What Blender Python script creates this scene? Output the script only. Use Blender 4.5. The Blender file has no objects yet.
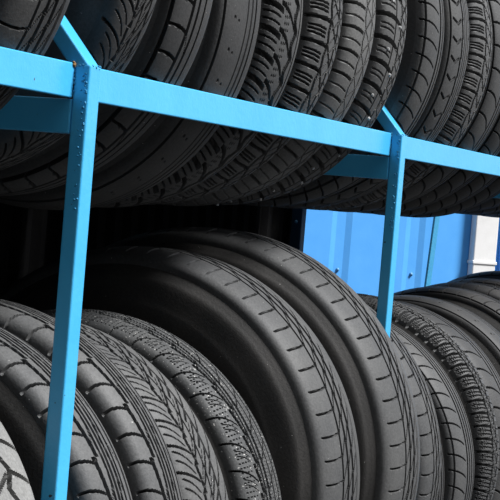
import bpy, bmesh, math, random
import numpy as np
from mathutils import Matrix, Vector

random.seed(7)
rng = np.random.default_rng(7)
C = bpy.context.scene.collection
H = 1.10                      # height of the camera above the ground

# ------------------------------------------------------------------ materials
def new_mat(name):
    m = bpy.data.materials.new(name); m.use_nodes = True
    nt = m.node_tree; b = nt.nodes['Principled BSDF']
    return m, nt, b

def noise(nt, scale, detail=4, rough=.55, coord='Object'):
    tc = nt.nodes.new('ShaderNodeTexCoord'); n = nt.nodes.new('ShaderNodeTexNoise')
    n.inputs['Scale'].default_value = scale; n.inputs['Detail'].default_value = detail
    n.inputs['Roughness'].default_value = rough
    nt.links.new(tc.outputs[coord], n.inputs['Vector'])
    return n

def ramp(nt, src, stops):
    r = nt.nodes.new('ShaderNodeValToRGB')
    e = r.color_ramp.elements
    while len(e) < len(stops): e.new(.5)
    for el, (p, c) in zip(e, stops):
        el.position = p; el.color = (*c, 1) if len(c) == 3 else c
    nt.links.new(src, r.inputs['Fac'])
    return r

def mix(nt, fac, a, b):
    m = nt.nodes.new('ShaderNodeMix'); m.data_type = 'RGBA'
    for s, k in ((fac, 0), (a, 6), (b, 7)):
        if hasattr(s, 'node'): nt.links.new(s, m.inputs[k])
        else: m.inputs[k].default_value = s if k == 0 else (*s, 1)
    return m.outputs[2]

def bump(nt, b, height, strength, dist, prev=None):
    bp = nt.nodes.new('ShaderNodeBump'); bp.inputs['Strength'].default_value = strength
    bp.inputs['Distance'].default_value = dist
    nt.links.new(height, bp.inputs['Height'])
    if prev: nt.links.new(prev, bp.inputs['Normal'])
    nt.links.new(bp.outputs[0], b.inputs['Normal'])
    return bp.outputs[0]

def rubber(name, base, dust, amount, rough=.62, grit=0.0):
    """worn rubber: base colour, patches of dust, fine grain and optional pale grit"""
    m, nt, b = new_mat(name)
    n1 = noise(nt, 9, 5, .6); r1 = ramp(nt, n1.outputs['Fac'], [(.35, (0, 0, 0)), (.7, (amount,) * 3)])
    col = mix(nt, r1.outputs['Color'], base, dust)
    n2 = noise(nt, 240, 3, .7)
    r2 = ramp(nt, n2.outputs['Fac'], [(.3, (.75,) * 3), (.7, (1.25,) * 3)])
    mu = nt.nodes.new('ShaderNodeMix'); mu.data_type = 'RGBA'; mu.blend_type = 'MULTIPLY'
    mu.inputs[0].default_value = 1
    nt.links.new(col, mu.inputs[6]); nt.links.new(r2.outputs['Color'], mu.inputs[7])
    out = mu.outputs[2]
    # scattered pale specks of grit
    n3 = noise(nt, 260, 1, .5)
    lo = .80 - grit * .10
    r3 = ramp(nt, n3.outputs['Fac'], [(lo, (0, 0, 0)), (lo + .02, (1, 1, 1))])
    out = mix(nt, r3.outputs['Color'], out, (.45, .44, .42))
    nt.links.new(out, b.inputs['Base Color'])
    b.inputs['Roughness'].default_value = rough
    b.inputs['Specular IOR Level'].default_value = .42
    bump(nt, b, n2.outputs['Fac'], .25, .002)
    return m

RUB = {
    'dark':   rubber('rubber_dark', (.036, .0365, .038), (.075, .073, .070), .5),
    'black':  rubber('rubber_black', (.026, .026, .027), (.060, .056, .052), .5),
    'mid':    rubber('rubber_grey', (.055, .056, .058), (.098, .097, .094), .6),
    'light':  rubber('rubber_worn_grey', (.072, .073, .075), (.12, .119, .116), .7),
    'gritty': rubber('rubber_gritty', (.050, .052, .054), (.10, .10, .098), .6, grit=1.0),
    'pale':   rubber('rubber_grey_dry', (.095, .096, .097), (.16, .158, .152), .7),
    'dusty':  rubber('rubber_pale_dusty', (.16, .16, .157), (.25, .248, .24), .8),
    'brown':  rubber('rubber_brownish', (.028, .027, .026), (.052, .048, .045), .7),
}

def paint(name, base, alt, rough, chips=True, bumpy=.35):
    m, nt, b = new_mat(name)
    n1 = noise(nt, 14, 4); r1 = ramp(nt, n1.outputs['Fac'], [(.35, (0, 0, 0)), (.75, (1, 1, 1))])
    col = mix(nt, r1.outputs['Color'], base, alt)
    if chips:
        n3 = noise(nt, 70, 2, .5)
        r3 = ramp(nt, n3.outputs['Fac'], [(.755, (0, 0, 0)), (.77, (1, 1, 1))])
        col = mix(nt, r3.outputs['Color'], col, (.035, .06, .08))
    nt.links.new(col, b.inputs['Base Color'])
    b.inputs['Roughness'].default_value = rough
    b.inputs['Specular IOR Level'].default_value = .5
    n2 = noise(nt, 120, 3, .6)
    bump(nt, b, n2.outputs['Fac'], bumpy, .004)
    return m

M_rack = paint('sky_blue_paint', (.055, .42, .76), (.07, .46, .80), .28, bumpy=.10)
M_weld = paint('weld_bead_paint', (.022, .24, .44), (.04, .32, .58), .5, bumpy=.9)
M_rust = paint('rust_spot', (.20, .10, .03), (.28, .17, .06), .8, chips=False)
M_wall = paint('blue_sheet_metal', (.085, .40, .93), (.10, .43, .95), .55, chips=False, bumpy=.08)
M_wall2 = paint('shaded_blue_sheet_metal', (.03, .15, .48), (.035, .18, .52), .55, chips=False, bumpy=.08)
M_teal = paint('teal_paint', (.03, .25, .46), (.04, .29, .50), .5, chips=False)
M_white = paint('white_plastic', (.88, .87, .86), (.80, .79, .78), .5, chips=False, bumpy=.1)
M_seam = paint('grey_edge_strip', (.20, .21, .22), (.26, .27, .28), .6, chips=False)
M_shaded_blue = paint('shaded_blue_paint', (.010, .050, .11), (.013, .06, .13), .5, chips=False)  # blue darkened in the colour itself, as rear posts face away from light
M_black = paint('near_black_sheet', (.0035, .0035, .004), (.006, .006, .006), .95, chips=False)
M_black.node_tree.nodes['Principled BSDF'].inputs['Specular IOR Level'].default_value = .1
M_screw = paint('screw_head', (.10, .30, .55), (.12, .34, .6), .4, chips=False)
M_maroon = paint('maroon_trim', (.22, .03, .07), (.26, .04, .08), .5, chips=False)

def stud_material():
    m, nt, b = new_mat('steel_stud')
    n = noise(nt, 300, 2); r = ramp(nt, n.outputs['Fac'], [(.3, (.45, .45, .45)), (.7, (.7, .7, .7))])
    nt.links.new(r.outputs['Color'], b.inputs['Base Color'])
    b.inputs['Metallic'].default_value = .6; b.inputs['Roughness'].default_value = .4
    return m
M_stud = stud_material()

def ground_material():
    m, nt, b = new_mat('dark_asphalt')
    n = noise(nt, 3, 6); r = ramp(nt, n.outputs['Fac'], [(.3, (.020, .020, .020)), (.7, (.036, .035, .034))])
    n2 = noise(nt, 180, 2); nt.links.new(r.outputs['Color'], b.inputs['Base Color'])
    b.inputs['Roughness'].default_value = .9
    bump(nt, b, n2.outputs['Fac'], .5, .01)
    return m
M_ground = ground_material()

# ------------------------------------------------------------------ helpers
def link(name, me, mat, parent=None):
    o = bpy.data.objects.new(name, me); C.objects.link(o)
    if mat and not me.materials: me.materials.append(mat)
    if parent: o.parent = parent
    return o

def thing(name, label, cat, loc=(0, 0, 0), group=None):
    o = bpy.data.objects.new(name, None); C.objects.link(o)
    o.location = loc; o.empty_display_size = .1
    o['label'] = label; o['category'] = cat
    if group: o['group'] = group
    return o

def add_box(bm, lo, hi, bevel=0.0, M=None):
    r = bmesh.ops.create_cube(bm, size=1)
    vs = r['verts']
    s = [hi[i] - lo[i] for i in range(3)]; c = [(hi[i] + lo[i]) / 2 for i in range(3)]
    bmesh.ops.scale(bm, vec=s, verts=vs); bmesh.ops.translate(bm, vec=c, verts=vs)
    if M is not None: bmesh.ops.transform(bm, matrix=M, verts=vs)
    if bevel:
        es = list({e for v in vs for e in v.link_edges})
        bmesh.ops.bevel(bm, geom=es, offset=bevel, segments=3, profile=.5, affect='EDGES')

def bm_obj(name, bm, mat, parent=None, smooth=False):
    me = bpy.data.meshes.new(name); bm.to_mesh(me); bm.free()
    if smooth:
        me.polygons.foreach_set('use_smooth', [True] * len(me.polygons))
    o = link(name, me, mat, parent)
    return o

def box_obj(name, lo, hi, mat, parent=None, bevel=0.0, M=None):
    bm = bmesh.new(); add_box(bm, lo, hi, bevel, M)
    return bm_obj(name, bm, mat, parent)

def grid_mesh(name, V, smooth=True):
    """V: (n_around, n_profile, 3); closed around, open along the profile"""
    n, k, _ = V.shape
    me = bpy.data.meshes.new(name)
    i = np.arange(n)[:, None]; j = np.arange(k - 1)[None, :]
    i2 = (i + 1) % n
    a = i * k + j; b = i * k + j + 1; c = i2 * k + j + 1; d = i2 * k + j
    F = np.stack([a, d, c, b], -1).reshape(-1, 4)
    me.vertices.add(n * k); me.vertices.foreach_set('co', V.astype(np.float32).ravel())
    me.loops.add(F.size); me.loops.foreach_set('vertex_index', F.ravel().astype(np.int32))
    me.polygons.add(len(F))
    me.polygons.foreach_set('loop_start', (np.arange(len(F)) * 4).astype(np.int32))
    me.polygons.foreach_set('loop_total', np.full(len(F), 4, np.int32))
    me.update(calc_edges=True)
    me.polygons.foreach_set('use_smooth', np.full(len(F), smooth))
    me.validate()
    return me

# ------------------------------------------------------------------ tread patterns
# s = position round the tyre in pitches, v = 0 (near edge) .. 1 (far edge)
def soft(d, w, e):               # 1 inside |d|<w, falling to 0 over e
    return np.clip((w + e / 2 - np.abs(d)) / e, 0, 1)
def frac(x): return x - np.floor(x)
def cyc(x): return frac(x + .5) - .5          # distance to nearest integer, signed

def slot(s, v, va, vb, w, skew=0., curve=0., depth=1., freq=1., ph=0.):
    t = np.clip((v - va) / (vb - va), 0, 1)
    d = cyc(freq * s - ph - skew * t - curve * t * t)
    win = soft(v - (va + vb) / 2, (vb - va) / 2, .02)
    return 1.35 * depth * soft(d, w * freq / 2, .035 * freq) * win
def rib(s, v, v0, w, depth=1., amp=0., freq=1., kind='sin', ph=0.):
    x = freq * s + ph
    if kind == 'sin': o = amp * np.sin(2 * np.pi * x)
    elif kind == 'saw': o = amp * (frac(x) - .5) * 2
    else: o = amp * (4 * np.abs(frac(x) - .5) - 1)
    return 1.7 * depth * soft(v - v0 - o, w * .80, .006)
def pits(s, v, va, n, dv, r, depth=.6, freq=2., ph=0.):
    out = 0
    for k in range(n):
        ds = cyc(freq * s - ph) / freq; d = np.hypot(ds * .2, v - (va + k * dv))
        out = np.maximum(out, depth * soft(d, r, .01))
    return out
def mx(*a):
    o = a[0]
    for b in a[1:]: o = np.maximum(o, b)
    return o

def P_summer(s, v):        # lugs on the shoulder, toothed groove, fine ribs
    return mx(slot(s, v, .05, .36, .065, -.15, .35, .9), 
              rib(s, v, .40, .034, 1, .032, .5, 'saw'), slot(s, v, .38, .50, .05, -.7, 0, .6, .5, .2),
              rib(s, v, .52, .020, .8, .006, .5), rib(s, v, .59, .018, .8), rib(s, v, .66, .020, .9, .008, .5),
              rib(s, v, .73, .018, .8), slot(s, v, .66, .80, .05, .8, 0, .7, .5, .3), rib(s, v, .84, .030, .9))
def P_vee(s, v):           # directional with long sweeping cuts
    return mx(slot(s, v, .06, .40, .06, .25, .30, .8), slot(s, v, .16, .36, .04, .3, .3, .45, 1, .33), slot(s, v, .16, .36, .04, .3, .3, .45, 1, .66),
              rib(s, v, .43, .022, .8, .02, 1, 'saw'),
              slot(s, v, .40, .70, .09, -1.3, -.2, .95), slot(s, v, .62, .98, .09, -1.5, -.3, .9, 1, .4),
              rib(s, v, .56, .012, .5), rib(s, v, .72, .014, .6), slot(s, v, .46, .64, .03, -1.0, 0, .5, 1, .5))
def P_snow(s, v):          # big winter blocks, dotted sipes
    return mx(slot(s, v, .03, .38, .11, .20, .40, 1, .5), pits(s, v, .16, 4, .045, .008, .5, 3, .2),
              slot(s, v, .16, .34, .035, .1, .2, .4, .5, .42), slot(s, v, .16, .34, .035, .1, .2, .4, .5, .60),
              rib(s, v, .42, .030, 1, .032, .5, 'saw'), slot(s, v, .38, .54, .07, -.5, 0, .9, .5, .3), rib(s, v, .50, .014, .7), rib(s, v, .58, .020, .9),
              slot(s, v, .58, .98, .08, -1.1, -.3, .9, .5), pits(s, v, .46, 10, .05, .006, .5, 4),
              rib(s, v, .70, .014, .6), rib(s, v, .82, .014, .5))
def P_touring(s, v):       # wide smooth shoulder with thin cuts, slashed ribs
    return mx(slot(s, v, .14, .42, .055, .20, -.25, .8), 
              rib(s, v, .45, .018, 1), rib(s, v, .58, .020, 1), rib(s, v, .70, .020, 1), rib(s, v, .82, .020, 1),
              slot(s, v, .46, .56, .07, -.8, 0, .8), slot(s, v, .60, .69, .07, -.8, 0, .8, 1, .4),
              slot(s, v, .72, .81, .07, -.8, 0, .8, 1, .7))
def P_ribs(s, v):          # tidy small lugs then straight grooves
    return mx(slot(s, v, .04, .42, .07, .25, .35, .8), rib(s, v, .50, .026, 1), rib(s, v, .60, .026, 1),
              rib(s, v, .70, .026, 1), rib(s, v, .82, .026, .8), rib(s, v, .12, .010, .4))
def P_lug(s, v):           # chunky winter lugs with a maze of sipes
    return mx(slot(s, v, .0, .40, .17, .0, .25, .9), slot(s, v, .08, .38, .06, 0, .22, .5, 1, .36),
              slot(s, v, .08, .38, .06, 0, .22, .5, 1, .64), pits(s, v, .12, 6, .045, .007, .5, 4),
              rib(s, v, .42, .035, 1, .02, 1, 'tri'), slot(s, v, .44, .64, .14, .9, 0, .9), pits(s, v, .46, 4, .05, .008, .6, 4, .5),
              rib(s, v, .66, .03, 1, .02, 1, 'tri', .5), slot(s, v, .68, 1., .16, -.4, 0, .9, 1, .3),
              slot(s, v, .45, .62, .04, -.9, 0, .6, 2), slot(s, v, .70, .95, .04, .4, 0, .6, 2))
def P_plain(s, v):         # smooth old shoulder, thin arcs
    return mx(slot(s, v, .10, .52, .06, .1, .5, .6), rib(s, v, .56, .022, .9), rib(s, v, .68, .022, .9),
              rib(s, v, .80, .022, .8), rib(s, v, .10, .012, .4))
def P_rounded(s, v):       # framed rectangular blocks beside two plain ribs
    return mx(slot(s, v, .12, .42, .085, -.15, .30, .8), rib(s, v, .12, .022, .8), rib(s, v, .44, .026, .9),
              slot(s, v, .44, .56, .06, .5, 0, .6, .5), rib(s, v, .56, .024, .9), rib(s, v, .70, .018, .7),
              pits(s, v, .28, 1, .1, .012, .8, 1, .05))
def P_bald(s, v):          # almost bald, pairs of wear pits and two edge ribs
    return mx(pits(s, v, .30, 1, .1, .012, .6, .7), pits(s, v, .38, 1, .1, .010, .5, .7, .08),
              rib(s, v, .14, .012, .4), rib(s, v, .66, .014, .6), rib(s, v, .76, .016, .7), rib(s, v, .56, .008, .3))
def P_mud(s, v):           # deep cross lugs and an open toothed channel
    return mx(slot(s, v, .0, .30, .20, .05, .25, 1), slot(s, v, .02, .26, .05, 0, .2, .6, 1, .35), slot(s, v, .02, .26, .05, 0, .2, .6, 1, .65),
              slot(s, v, .28, .62, .16, .35, .5, 1), pits(s, v, .36, 3, .045, .008, .5, 4),
              rib(s, v, .66, .045, 1, .03, 1, 'tri'), slot(s, v, .60, .74, .2, .6, 0, 1, 1, .4), rib(s, v, .80, .018, .9))
def P_blocks(s, v):        # square winter blocks with straight sipes
    return mx(slot(s, v, .0, .46, .13, -.05, .12, 1), slot(s, v, .08, .38, .06, 0, .1, .6, 1, .34),
              slot(s, v, .08, .38, .06, 0, .1, .6, 1, .5), slot(s, v, .08, .38, .06, 0, .1, .6, 1, .66),
              rib(s, v, .48, .035, 1, .02, 1, 'tri'), slot(s, v, .50, .72, .14, .8, 0, .9),
              rib(s, v, .74, .024, 1, .012, 1, 'saw'), slot(s, v, .76, 1, .12, -.6, 0, .8),
              slot(s, v, .52, .70, .035, -.9, 0, .5, 2), slot(s, v, .78, .97, .035, .7, 0, .5, 2))
def P_worn(s, v):          # low worn blocks, stepped far side
    return mx(slot(s, v, .02, .46, .10, -.1, .28, .8), slot(s, v, .08, .44, .05, 0, .2, .3, 1, .5),
              rib(s, v, .50, .014, .6, .02, 1, 'tri'), slot(s, v, .52, .98, .07, -1.4, .2, .6),
              slot(s, v, .52, .98, .04, 1.2, .2, .45), rib(s, v, .72, .012, .6))
def P_stud(s, v):          # rounded studded blocks
    return mx(slot(s, v, .0, .56, .16, -.05, .45, 1), rib(s, v, .40, .014, .6),
              slot(s, v, .10, .36, .04, 0, .2, .4, 1, .4), slot(s, v, .10, .36, .04, 0, .2, .4, 1, .6),
              rib(s, v, .60, .022, .9, .02, 1, 'saw'), slot(s, v, .60, .98, .10, -1.2, .2, .9),
              slot(s, v, .62, .95, .035, 1.2, 0, .5, 2), rib(s, v, .78, .014, .6))
def P_notch(s, v):         # arrow notches beside thin ribs
    t = np.abs(v - .30) / .12
    arrow = soft(cyc(s - .28 * (1 - np.clip(t, 0, 1))), .06, .05) * soft(v - .30, .11, .02)
    return mx(arrow, rib(s, v, .48, .030, .9, .016, 1, 'saw'), rib(s, v, .58, .014, .7), rib(s, v, .66, .014, .7),
              rib(s, v, .76, .022, .9), slot(s, v, .76, .95, .06, -.6, 0, .6), rib(s, v, .14, .012, .4))
def P_old(s, v):           # coarse blocks split by crooked cracks
    return mx(rib(s, v, .30, .035, 1, .05, 1, 'tri'), rib(s, v, .62, .035, 1, .05, 1, 'tri', .5),
              slot(s, v, .0, .30, .12, .4, 0, 1), slot(s, v, .33, .60, .10, -.6, 0, 1, 1, .2),
              slot(s, v, .64, 1., .10, .5, 0, 1, 1, .5))

# ------------------------------------------------------------------ tyres
def section(R, tw, w, rb, D=.030):
    """half-section lines of a tyre: tread strip, sidewall, inner liner; (x, r)"""
    p = 3.1
    ph = np.linspace(0, np.pi, 800)
    x = tw * np.sign(np.cos(ph)) * np.abs(np.cos(ph)) ** (2 / p)
    y = (R - D) + D * np.abs(np.sin(ph)) ** (2 / p)
    x = -x
    L = np.concatenate([[0], np.cumsum(np.hypot(np.diff(x), np.diff(y)))])
    return x, y, L

def make_tread(name, R, tw, pattern, pitches, depth, nv=120, per=24, ph0=0., warp=1.16):
    x, y, L = section(R, tw, 0, 0)
    vv = np.linspace(0, 1, nv)
    px = np.interp(vv * L[-1], L, x); py = np.interp(vv * L[-1], L, y)
    nx = -np.gradient(py); ny = np.gradient(px)           # outward normal (x, r)
    nn = np.hypot(nx, ny); nx /= -nn; ny /= -nn
    sgn = np.sign(ny[nv // 2]); nx *= sgn; ny *= sgn
    n = pitches * per
    a = np.arange(n) * 2 * np.pi / n
    S, V = np.meshgrid(np.arange(n) / per, vv, indexing='ij')
    Dp = depth * DEEP * np.clip(pattern(S, V * warp), 0, 1.7)
    Dp *= np.clip(np.minimum(V, 1 - V) / .02, 0, 1)       # rims of the strip stay closed
    Dp += .0006 * np.sin(a * 3 + ph0)[:, None] * np.clip(np.minimum(V, 1 - V) / .05, 0, 1)
    X = px[None, :] - nx[None, :] * Dp; Rr = py[None, :] - ny[None, :] * Dp
    co = np.stack([X, Rr * np.cos(a)[:, None], Rr * np.sin(a)[:, None]], -1)
    return grid_mesh(name, co, False), (px, py, nx, ny)

def side_profile(R, tw, w, rb, D=.030):
    h = w / 2
    pts = [(tw, R - D), (tw + (h - tw) * .35, R - D - .010), (tw + (h - tw) * .70, R - D - .022), (h * .985, R - D - (R - D - rb) * .42), (h, R - D - (R - D - rb) * .52),
           (h * .975, R - D - (R - D - rb) * .66), (h * .93, rb + .024), (h * .92, rb + .021),
           (h * .86, rb + .012), (h * .85, rb + .004), (h * .80, rb)]
    return np.array(pts)

def revolve(name, prof, n=160, flip=False):
    a = np.arange(n) * 2 * np.pi / n
    p = prof[::-1] if flip else prof
    co = np.stack([np.broadcast_to(p[None, :, 0], (n, len(p))), p[None, :, 1] * np.cos(a)[:, None], p[None, :, 1] * np.sin(a)[:, None]], -1)
    return grid_mesh(name, co)

def smooth_profile(p, k=4):
    out = []
    P = np.vstack([2 * p[0] - p[1], p, 2 * p[-1] - p[-2]])
    for i in range(1, len(P) - 2):
        for t in np.linspace(0, 1, k, endpoint=False):
            a, b, c, d = P[i - 1], P[i], P[i + 1], P[i + 2]
            out.append(.5 * ((2 * b) + (c - a) * t + (2 * a - 5 * b + 4 * c - d) * t * t + (3 * b - a - 3 * c + d) * t ** 3))
    out.append(p[-1]); return np.array(out)

def make_tyre(label, x_far, zc, R, w, yc, pattern, mat, pitches=60, depth=.0075, tw=None, rb=None, spin=0., group=None, studs=False, side=None, warp=1.16):
    R = R + RADD; D = .030
    zc = max(zc, (.1567 if zc > 0 else -.765) + math.sqrt(R * R - (yc - Y0 - .0272) ** 2))
    tw = tw or w * .42; rb = rb or R * .60
    xc = x_far + XADD - tw
    t = thing('car_tire', label, 'tire', (xc, yc, H + zc - R), group)
    me, prof = make_tread('tread', R, tw, pattern, pitches, depth, ph0=spin * 7, warp=warp)
    hub = (0, 0, R)
    def part(name, m, mt):
        o = link(name, m, mt, t); o.location = hub; o.rotation_euler = (spin, 0, 0); return o
    part('tread', me, RUB[mat])
    sp = smooth_profile(side_profile(R, tw, w, rb, D))
    sm = RUB[side or ('brown' if zc < 0 else 'dark')]
    near = sp.copy(); near[:, 0] *= -1
    part('sidewall', revolve('sidewall', near, flip=True), sm)
    part('sidewall', revolve('sidewall', sp), sm)
    th = .011
    inner = np.array([(-w * .40, rb), (-w * .40 + .004, rb + .02), (-w / 2 + th, (R + rb) / 2 - .01), (-tw + th * .6, R - D - .012),
                      (-tw * .7, R - .026), (0, R - .022), (tw * .7, R - .026), (tw - th * .6, R - D - .012),
                      (w / 2 - th, (R + rb) / 2 - .01), (w * .40 - .004, rb + .02), (w * .40, rb)])
    part('inner_liner', revolve('inner_liner', smooth_profile(inner, 3), n=96, flip=True), RUB['black'])
    if studs:
        px, py, nx, ny = prof
        bm = bmesh.new()
        bmesh.ops.create_cone(bm, cap_ends=True, segments=10, radius1=.0030, radius2=.0024, depth=.004)
        sme = bpy.data.meshes.new('stud'); bm.to_mesh(sme); bm.free(); sme.materials.append(M_stud)
        for k in range(0, pitches, 1):
            vi = int((.24 if k % 2 else .46) * len(px))
            a = (k + .45) / pitches * 2 * math.pi
            n3 = Vector((nx[vi], ny[vi] * math.cos(a), ny[vi] * math.sin(a)))
            p3 = Vector((px[vi], py[vi] * math.cos(a), py[vi] * math.sin(a))) + n3 * .0005
            o = bpy.data.objects.new('stud', sme); C.objects.link(o); o.parent = t
            Rx = Matrix.Rotation(spin, 3, 'X')
            o.location = Vector(hub) + Rx @ p3
            o.rotation_euler = (Rx @ n3).to_track_quat('Z', 'Y').to_euler()
    return t

RADD, XADD, DEEP = .004, .011, 1.35
Y0 = 1.0348                       # front plane of the posts
YC = Y0 + .30                     # axis of the lower row of tyres
YU = Y0 + .32                     # axis of the upper row
GU, GL = 'used tires standing on the upper rails', 'used tires standing on the lower rails'

# label, far edge x, axis z, radius, width, pattern, rubber, pitches, depth
UP = [
 ('used tire with four curved ribs, on the upper rails, topmost left corner', 1.895, 0.3260, 0.3340, 0.165, P_touring, 'dark', 56, {}),
 ('dark tire with long slanting grooves, upper row, first right of the nearer post', 2.110, 0.3340, 0.3350, 0.120, P_vee, 'dark', 44, {}),
 ('used tire with rounded rectangular shoulder blocks, upper row', 2.287, 0.3130, 0.3290, 0.145, P_rounded, 'dark', 52, {}),
 ('nearly bald smooth tire with small wear pits, upper row', 2.488, 0.2840, 0.3170, 0.170, P_bald, 'dark', 60, {}),
 ('tire with deep cross lugs and toothed channel, upper row, right of the nearly bald one', 2.642, 0.2980, 0.3230, 0.150, P_mud, 'mid', 50, {}),
 ('winter tire with square sliced blocks, upper row, next right of the deep lug tire', 2.796, 0.3180, 0.3320, 0.150, P_blocks, 'light', 52, {}),
 ('worn grey tire with low plain blocks, upper row, left of the studded tire', 2.956, 0.3240, 0.3350, 0.155, P_worn, 'pale', 52, {}),
 ('studded winter tire with rounded blocks, upper row, just left of the farther post', 3.118, 0.3400, 0.3400, 0.150, P_stud, 'light', 50, dict(studs=True)),
 ('tire with small cut lugs and straight ribs, upper row, first right of the farther post', 3.343, 0.3470, 0.3440, 0.122, P_ribs, 'mid', 64, dict(tw=.0605, warp=.95)),
 ('tire with a row of arrow shaped notches in its shoulder, upper row', 3.506, 0.3500, 0.3470, 0.155, P_notch, 'mid', 58, {}),
 ('tire with dense fine sliced blocks, upper row, right of the arrow notched one', 3.670, 0.3550, 0.3500, 0.158, P_blocks, 'light', 60, dict(depth=.005)),
 ('smooth shouldered tire with thin arc cuts, upper row, cut off at the right edge', 3.840, 0.3550, 0.3510, 0.160, P_plain, 'mid', 44, {}),
]
for i, (lab, x, z, r, w, pat, mat, P, kw) in enumerate(UP):
    make_tyre(lab, x, z, r, w, YU, pat, mat, P, spin=i * .37, group=GU, **kw)
ORD = ('nearest', 'second nearest', 'third nearest', 'fourth nearest', 'middle', 'fourth farthest', 'third farthest', 'second farthest', 'farthest')
for i, x in enumerate((4.01, 4.18, 4.35, 4.66, 4.83, 5.00, 5.17, 5.34, 5.51)):
    make_tyre('upper row tire showing only its dark underside near the right edge, ' + ORD[i], x,
              .356 + (.0235 if x > 4.5 else 0), .352 if x > 4.5 else .351, .158, YU, P_plain, 'dark', 56, spin=i * .9, group=GU)
for i, x in enumerate((1.69, 1.52, 1.35)):  # unseen tires continuing both rows, added to block light from the left
    d_ = ('first', 'second', 'third')[i]
    make_tyre('unseen added tire %s past the left edge of the view, upper row' % d_, x, .35, .330, .150, YU, P_touring, 'dark', 56, spin=i * .7, group=GU)
    make_tyre('unseen added tire %s past the left edge of the view, lower row' % d_, x, -.50, .330, .150, YC, P_summer, 'mid', 56, spin=i * .6, group=GL)

LOW = [
 ('pale dusty tire with cracked coarse blocks, bottom left corner, lower row', 1.898, -.4990, .3290, .17, P_old, 'dusty', 48, dict(depth=.010)),
 ('grey tire with curved shoulder lugs and fine ribs, lower row, directly behind the nearer post', 2.125, -.520, .3450, .140, P_summer, 'light', 54, {}),
 ('grey tire with curved lugs and fine ribs, lower row, second right of nearer post', 2.262, -.515, .3495, .130, P_summer, 'light', 54, {}),
 ('grey directional tire with sweeping V grooves, lower row', 2.459, -.534, .3365, .185, P_vee, 'light', 50, {}),
 ('gritty winter tire with large blocks, left of the two big tires', 2.638, -.540, .3475, .172, P_snow, 'gritty', 96, {}),
 ('nearer of the two big smooth shouldered tires in the lower row', 2.890, -.473, .3835, .225, P_touring, 'mid', 62, dict(tw=.094)),
 ('farther of the two big smooth shouldered tires, hiding the foot of the farther post', 3.153, -.464, .4065, .235, P_touring, 'mid', 64, dict(tw=.098)),
 ('tire with slashed ribs peeping out behind the farther big smooth tire', 3.393, -.511, .377, .150, P_touring, 'mid', 62, {}),
 ('mostly hidden dark tire left of the tire with neat small lugs, lower row', 3.575, -.555, .336, .160, P_plain, 'black', 60, {}),
 ('tire with neat small shoulder lugs and three straight grooves, lower row', 3.784, -.549, .341, .180, P_ribs, 'mid', 62, {}),
 ('chunky winter tire with a maze of sliced blocks, lower row', 3.945, -.550, .352, .150, P_lug, 'mid', 76, {}),
 ('smooth tire with wide arc cuts, lower row, right of the chunky winter tire', 4.156, -.543, .3415, .195, P_plain, 'dark', 44, {}),  # darker rubber from here on carries the shade under the upper row
 ('smooth dark tire with a row of tiny slits, lower row right end', 4.425, -.540, .3425, .165, P_bald, 'dark', 60, {}),
 ('dark tire with faint shoulder cuts, lower row, behind the tire with tiny slits', 4.7145, -.5245, .3475, .200, P_plain, 'black', 56, {}),
 ('dark tire standing farther back in the lower row, third from the back', 4.93, -.515, .3475, .190, P_summer, 'black', 56, {}),
 ('brownish dark tire near the far end of the lower row', 5.15, -.506, .3475, .200, P_ribs, 'brown', 60, {}),
 ('dark tire at the far end of the lower row, just below the white downpipe', 5.36, -.4945, .3580, .190, P_plain, 'black', 60, {}),
]
for i, (lab, x, z, r, w, pat, mat, P, kw) in enumerate(LOW):
    make_tyre(lab, x, z, r, w, YC, pat, mat, P, spin=.2 + i * .53, group=GL, **kw)

# ------------------------------------------------------------------ rack
rack = thing('tire_rack', 'sky blue steel rack with posts and long rails holding two rows of tires', 'rack', (1.95, Y0, 0))
RO = Vector((1.95, Y0, 0))
ZT = H + .1557; PA, PB = .0307, .0217
YR = 1.716
def rbox(name, lo, hi, mat=None, bevel=.002, M=None, parent=None):
    T = Matrix.Translation(-RO)
    return box_obj(name, lo, hi, mat or M_rack, parent or rack, bevel, T @ M if M is not None else T)
posts_x = (.70, 1.9507, 3.2015, 4.4525, 5.7035)
for X in posts_x:
    p = rbox('post', (X, Y0, 0), (X + PA, Y0 + PB, ZT - .001), bevel=.0028)
    # arm leaning back from the head of the post
    ang = math.radians(41)
    M = Matrix.Translation((X, Y0, ZT - .004)) @ Matrix.Rotation(-ang, 4, 'X')
    bm = bmesh.new(); add_box(bm, (.0006, .0004, 0), (PA - .0006, PB, .098), .0026, Matrix.Translation(-RO) @ M)
    bm_obj('arm', bm, M_rack, rack)
    # lumpy weld where post, arm and rails meet
    bm = bmesh.new()
    for k in range(70):
        u = random.random()
        if k >= 26: q = (X - .0002, Y0 + random.uniform(.003, .010) , ZT - .012 - .17 * u ** 1.5)
        elif k < 12:   q = (X - .0005, Y0 + PB - .001 + random.uniform(-.001, .001), ZT - .043 * u)
        elif k < 20: q = (X + PA * random.random(), Y0 + .001, ZT - .003 + random.uniform(-.002, .002))
        else:        q = (X + .001, Y0 + PB * random.random(), ZT - .004 + random.uniform(-.002, .002))
        r = bmesh.ops.create_icosphere(bm, subdivisions=1, radius=random.uniform(.0012, .0024) * (.75 if k >= 26 else 1))
        bmesh.ops.translate(bm, vec=Vector(q) - RO, verts=r['verts'])
    bm_obj('weld_seam', bm, M_weld, rack, True)
    # rear post and cross beams
    if X < 5.5: rbox('rear_post', (X + .050, YR, 0), (X + .082, YR + .03, ZT + .25), bevel=.003, mat=M_shaded_blue)
    if X < 5.5: rbox('cross_beam', (X - .002, Y0 + PB, ZT - .0865), (X + .018, YR - .003, ZT - .0440), bevel=.002)
    rbox('cross_beam', (X - .002, Y0 + PB, H - .8085 - .0440), (X + PA - .004, YR - .003, H - .8085), bevel=.002)
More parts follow.
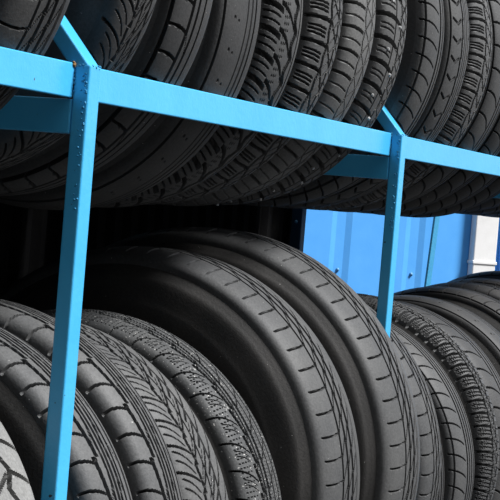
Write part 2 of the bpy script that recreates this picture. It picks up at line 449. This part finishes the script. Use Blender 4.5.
rbox('brace', (-.008, -.004, -.85), (.042, .004, .42), mat=M_teal, M=Matrix.Translation((5.745, YR + .004, H)) @ Matrix.Rotation(.175, 4, 'Y'))
for X in posts_x[:-1]:
    for z in (ZT - .0865, H - .8085 - .0440):
        rbox('mounting_plate', (X - .002, YR - .003, z - .004), (X + .082, YR, z + .046), bevel=.0008)
for a, b in zip(posts_x[:-1], posts_x[1:]):
    rbox('front_rail', (a + PA - .002 if a != posts_x[0] else a + PA, Y0 + PB - .0005, ZT - .0429), (b + .0006, Y0 + PB + .0055, ZT), bevel=.0018, M=Matrix.Translation((0, 0, .02 if a > 4.4 else 0)))
    rbox('front_rail', (a + PA, Y0 + PB - .0005, H - .7650 - .0429), (b, Y0 + PB + .0055, H - .7650), bevel=.0018)
x0, x1 = posts_x[0], posts_x[-1] + PA
rbox('rear_rail', (x0, Y0 + .6145, ZT - .0429), (posts_x[3], Y0 + .6205, ZT), bevel=.0018)
rbox('rear_rail', (posts_x[3], Y0 + .6145, ZT - .0229), (x1, Y0 + .6205, ZT + .02), bevel=.0018)
rbox('rear_rail', (x0, Y0 + .5745, H - .8079), (x1, Y0 + .5805, H - .765), bevel=.0018)
# rust spot at the weld of the nearer post
bm = bmesh.new()
for k in range(9):
    r = bmesh.ops.create_icosphere(bm, subdivisions=1, radius=random.uniform(.0012, .0024))
    bmesh.ops.translate(bm, vec=Vector((1.9507 - .002 + random.uniform(-.0035, .001), Y0 + PB - .001, ZT + random.uniform(-.004, .001))) - RO, verts=r['verts'])
bm_obj('rust_spot', bm, M_rust, rack, True)

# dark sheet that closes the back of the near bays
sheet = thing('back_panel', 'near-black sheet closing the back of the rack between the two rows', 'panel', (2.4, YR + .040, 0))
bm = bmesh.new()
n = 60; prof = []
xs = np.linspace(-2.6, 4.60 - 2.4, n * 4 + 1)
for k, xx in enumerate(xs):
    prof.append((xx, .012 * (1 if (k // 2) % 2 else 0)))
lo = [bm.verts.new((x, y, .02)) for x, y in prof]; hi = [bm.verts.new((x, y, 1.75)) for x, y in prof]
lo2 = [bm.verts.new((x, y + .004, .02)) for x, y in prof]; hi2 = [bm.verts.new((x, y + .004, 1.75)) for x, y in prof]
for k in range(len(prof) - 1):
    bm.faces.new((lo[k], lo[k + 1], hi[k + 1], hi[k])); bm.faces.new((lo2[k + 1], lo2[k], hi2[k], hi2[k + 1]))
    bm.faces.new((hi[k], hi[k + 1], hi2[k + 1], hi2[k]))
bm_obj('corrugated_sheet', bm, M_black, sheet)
bm = bmesh.new(); r = bmesh.ops.create_uvsphere(bm, u_segments=12, v_segments=8, radius=.0045)
bmesh.ops.scale(bm, vec=(.5, 1, 1), verts=r['verts']); bmesh.ops.translate(bm, vec=Vector((4.5022, YR + .016, H - .034)) - RO, verts=r['verts'])
bm_obj('bolt', bm, M_screw, rack, True)

# ------------------------------------------------------------------ setting
def structure(o): o['kind'] = 'structure'; return o
structure(box_obj('floor', (-6, -8, -.1), (14, 8, 0), M_ground))
# corrugated blue wall behind, facing the rack's long direction
WM = Matrix.Translation((7.0, 2.5, 0)) @ Matrix.Rotation(math.atan2(-.6, .8), 4, 'Z')   # local x runs along the wall, local -y faces the rack
ribs = [.012 + k * .374 for k in range(-14, 10)]
pts = [(ribs[0] - .3, 0)]
for q in ribs: pts += [(q - .050, 0), (q - .022, .007), (q + .022, .007), (q + .050, 0)]
pts.append((ribs[-1] + .3, 0))
bm = bmesh.new()
f0 = [bm.verts.new((x, d, 0)) for x, d in pts]; f1 = [bm.verts.new((x, d, 3.2)) for x, d in pts]
b0 = [bm.verts.new((x, .06, 0)) for x, d in pts]; b1 = [bm.verts.new((x, .06, 3.2)) for x, d in pts]
for k in range(len(pts) - 1):
    bm.faces.new((f0[k], f0[k + 1], f1[k + 1], f1[k])); bm.faces.new((b0[k + 1], b0[k], b1[k], b1[k + 1]))
    bm.faces.new((f1[k], f1[k + 1], b1[k + 1], b1[k]))
wall = structure(bm_obj('wall_back', bm, M_wall)); wall.matrix_world = WM
for q in ribs[11:18]:
    bm = bmesh.new()
    r = bmesh.ops.create_cone(bm, cap_ends=True, segments=12, radius1=.009, radius2=.006, depth=.008)
    bmesh.ops.rotate(bm, matrix=Matrix.Rotation(math.pi / 2, 3, 'X'), verts=r['verts'])
    bmesh.ops.translate(bm, vec=(q, .004, H - .236), verts=r['verts'])
    bm_obj('wall_screw', bm, M_screw, wall, True)
def wall_thing(name, label, cat, x, y):
    t = thing(name, label, cat); t.matrix_world = WM @ Matrix.Translation((x, y, 0)); return t
dp = wall_thing('downpipe', 'white square downpipe standing in front of the blue sheet metal wall', 'pipe', .736, -.012)
box_obj('pipe', (-.062, -.028, 0), (.062, .010, 3.1), M_white, dp, .006)
for z in (H - .165, H + 1.0, .35):
    box_obj('bracket', (-.066, -.032, z - .007), (.066, .011, z + .007), M_white, dp, .003)
o = structure(box_obj('trim_1', (.835, -.02, 0), (2.2, -.002, 3.2), M_wall2, None, .004)); o.matrix_world = WM  # deeper blue paints in the shade on this stretch of wall
o = structure(box_obj('trim_2', (.832, -.04, H + .045), (2.2, -.021, H + .075), M_maroon, None, .002)); o.matrix_world = WM

# ------------------------------------------------------------------ light
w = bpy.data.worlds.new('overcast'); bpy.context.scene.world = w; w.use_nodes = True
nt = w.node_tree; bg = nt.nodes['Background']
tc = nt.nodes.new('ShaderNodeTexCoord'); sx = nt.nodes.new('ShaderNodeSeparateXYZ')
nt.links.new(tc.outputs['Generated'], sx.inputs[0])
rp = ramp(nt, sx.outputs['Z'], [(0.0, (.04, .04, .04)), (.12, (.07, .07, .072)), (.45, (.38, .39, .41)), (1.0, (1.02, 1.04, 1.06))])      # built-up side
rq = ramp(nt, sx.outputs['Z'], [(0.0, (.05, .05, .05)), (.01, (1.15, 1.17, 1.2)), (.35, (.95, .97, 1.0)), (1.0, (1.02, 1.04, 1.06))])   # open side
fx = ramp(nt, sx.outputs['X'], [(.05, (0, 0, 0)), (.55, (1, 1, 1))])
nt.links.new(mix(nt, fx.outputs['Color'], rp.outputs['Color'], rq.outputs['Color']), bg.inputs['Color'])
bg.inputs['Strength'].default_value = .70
sun = bpy.data.lights.new('veiled_sun', 'SUN'); sun.energy = 6.3; sun.angle = math.radians(16); sun.color = (1, 1, 1)
so = bpy.data.objects.new('veiled_sun', sun); C.objects.link(so)
d = Vector((-.15, .60, -.78)).normalized()          # travelling direction of the light
so.rotation_euler = d.to_track_quat('-Z', 'Y').to_euler(); so.location = (2, -4, 5)

# ------------------------------------------------------------------ camera
th, pit, rol = .3914504, .0248356, .0825103
dv = Vector((math.cos(th) * math.cos(pit), math.sin(th) * math.cos(pit), -math.sin(pit)))
rv = Vector((math.sin(th), -math.cos(th), 0)); uv = rv.cross(dv)
r2 = math.cos(rol) * rv + math.sin(rol) * uv; u2 = -math.sin(rol) * rv + math.cos(rol) * uv
M = Matrix((( r2.x, u2.x, -dv.x, 0), (r2.y, u2.y, -dv.y, 0), (r2.z, u2.z, -dv.z, H), (0, 0, 0, 1)))
cd = bpy.data.cameras.new('camera'); cd.sensor_width = 36; cd.lens = 1800 / 500 * 36
cd.clip_start = .05
co = bpy.data.objects.new('camera', cd); C.objects.link(co); co.matrix_world = M
bpy.context.scene.camera = co
vs = bpy.context.scene.view_settings
vs.view_transform = 'Standard'; vs.look = 'None'; vs.exposure = 0.12; vs.gamma = 1; vs.use_curve_mapping = False
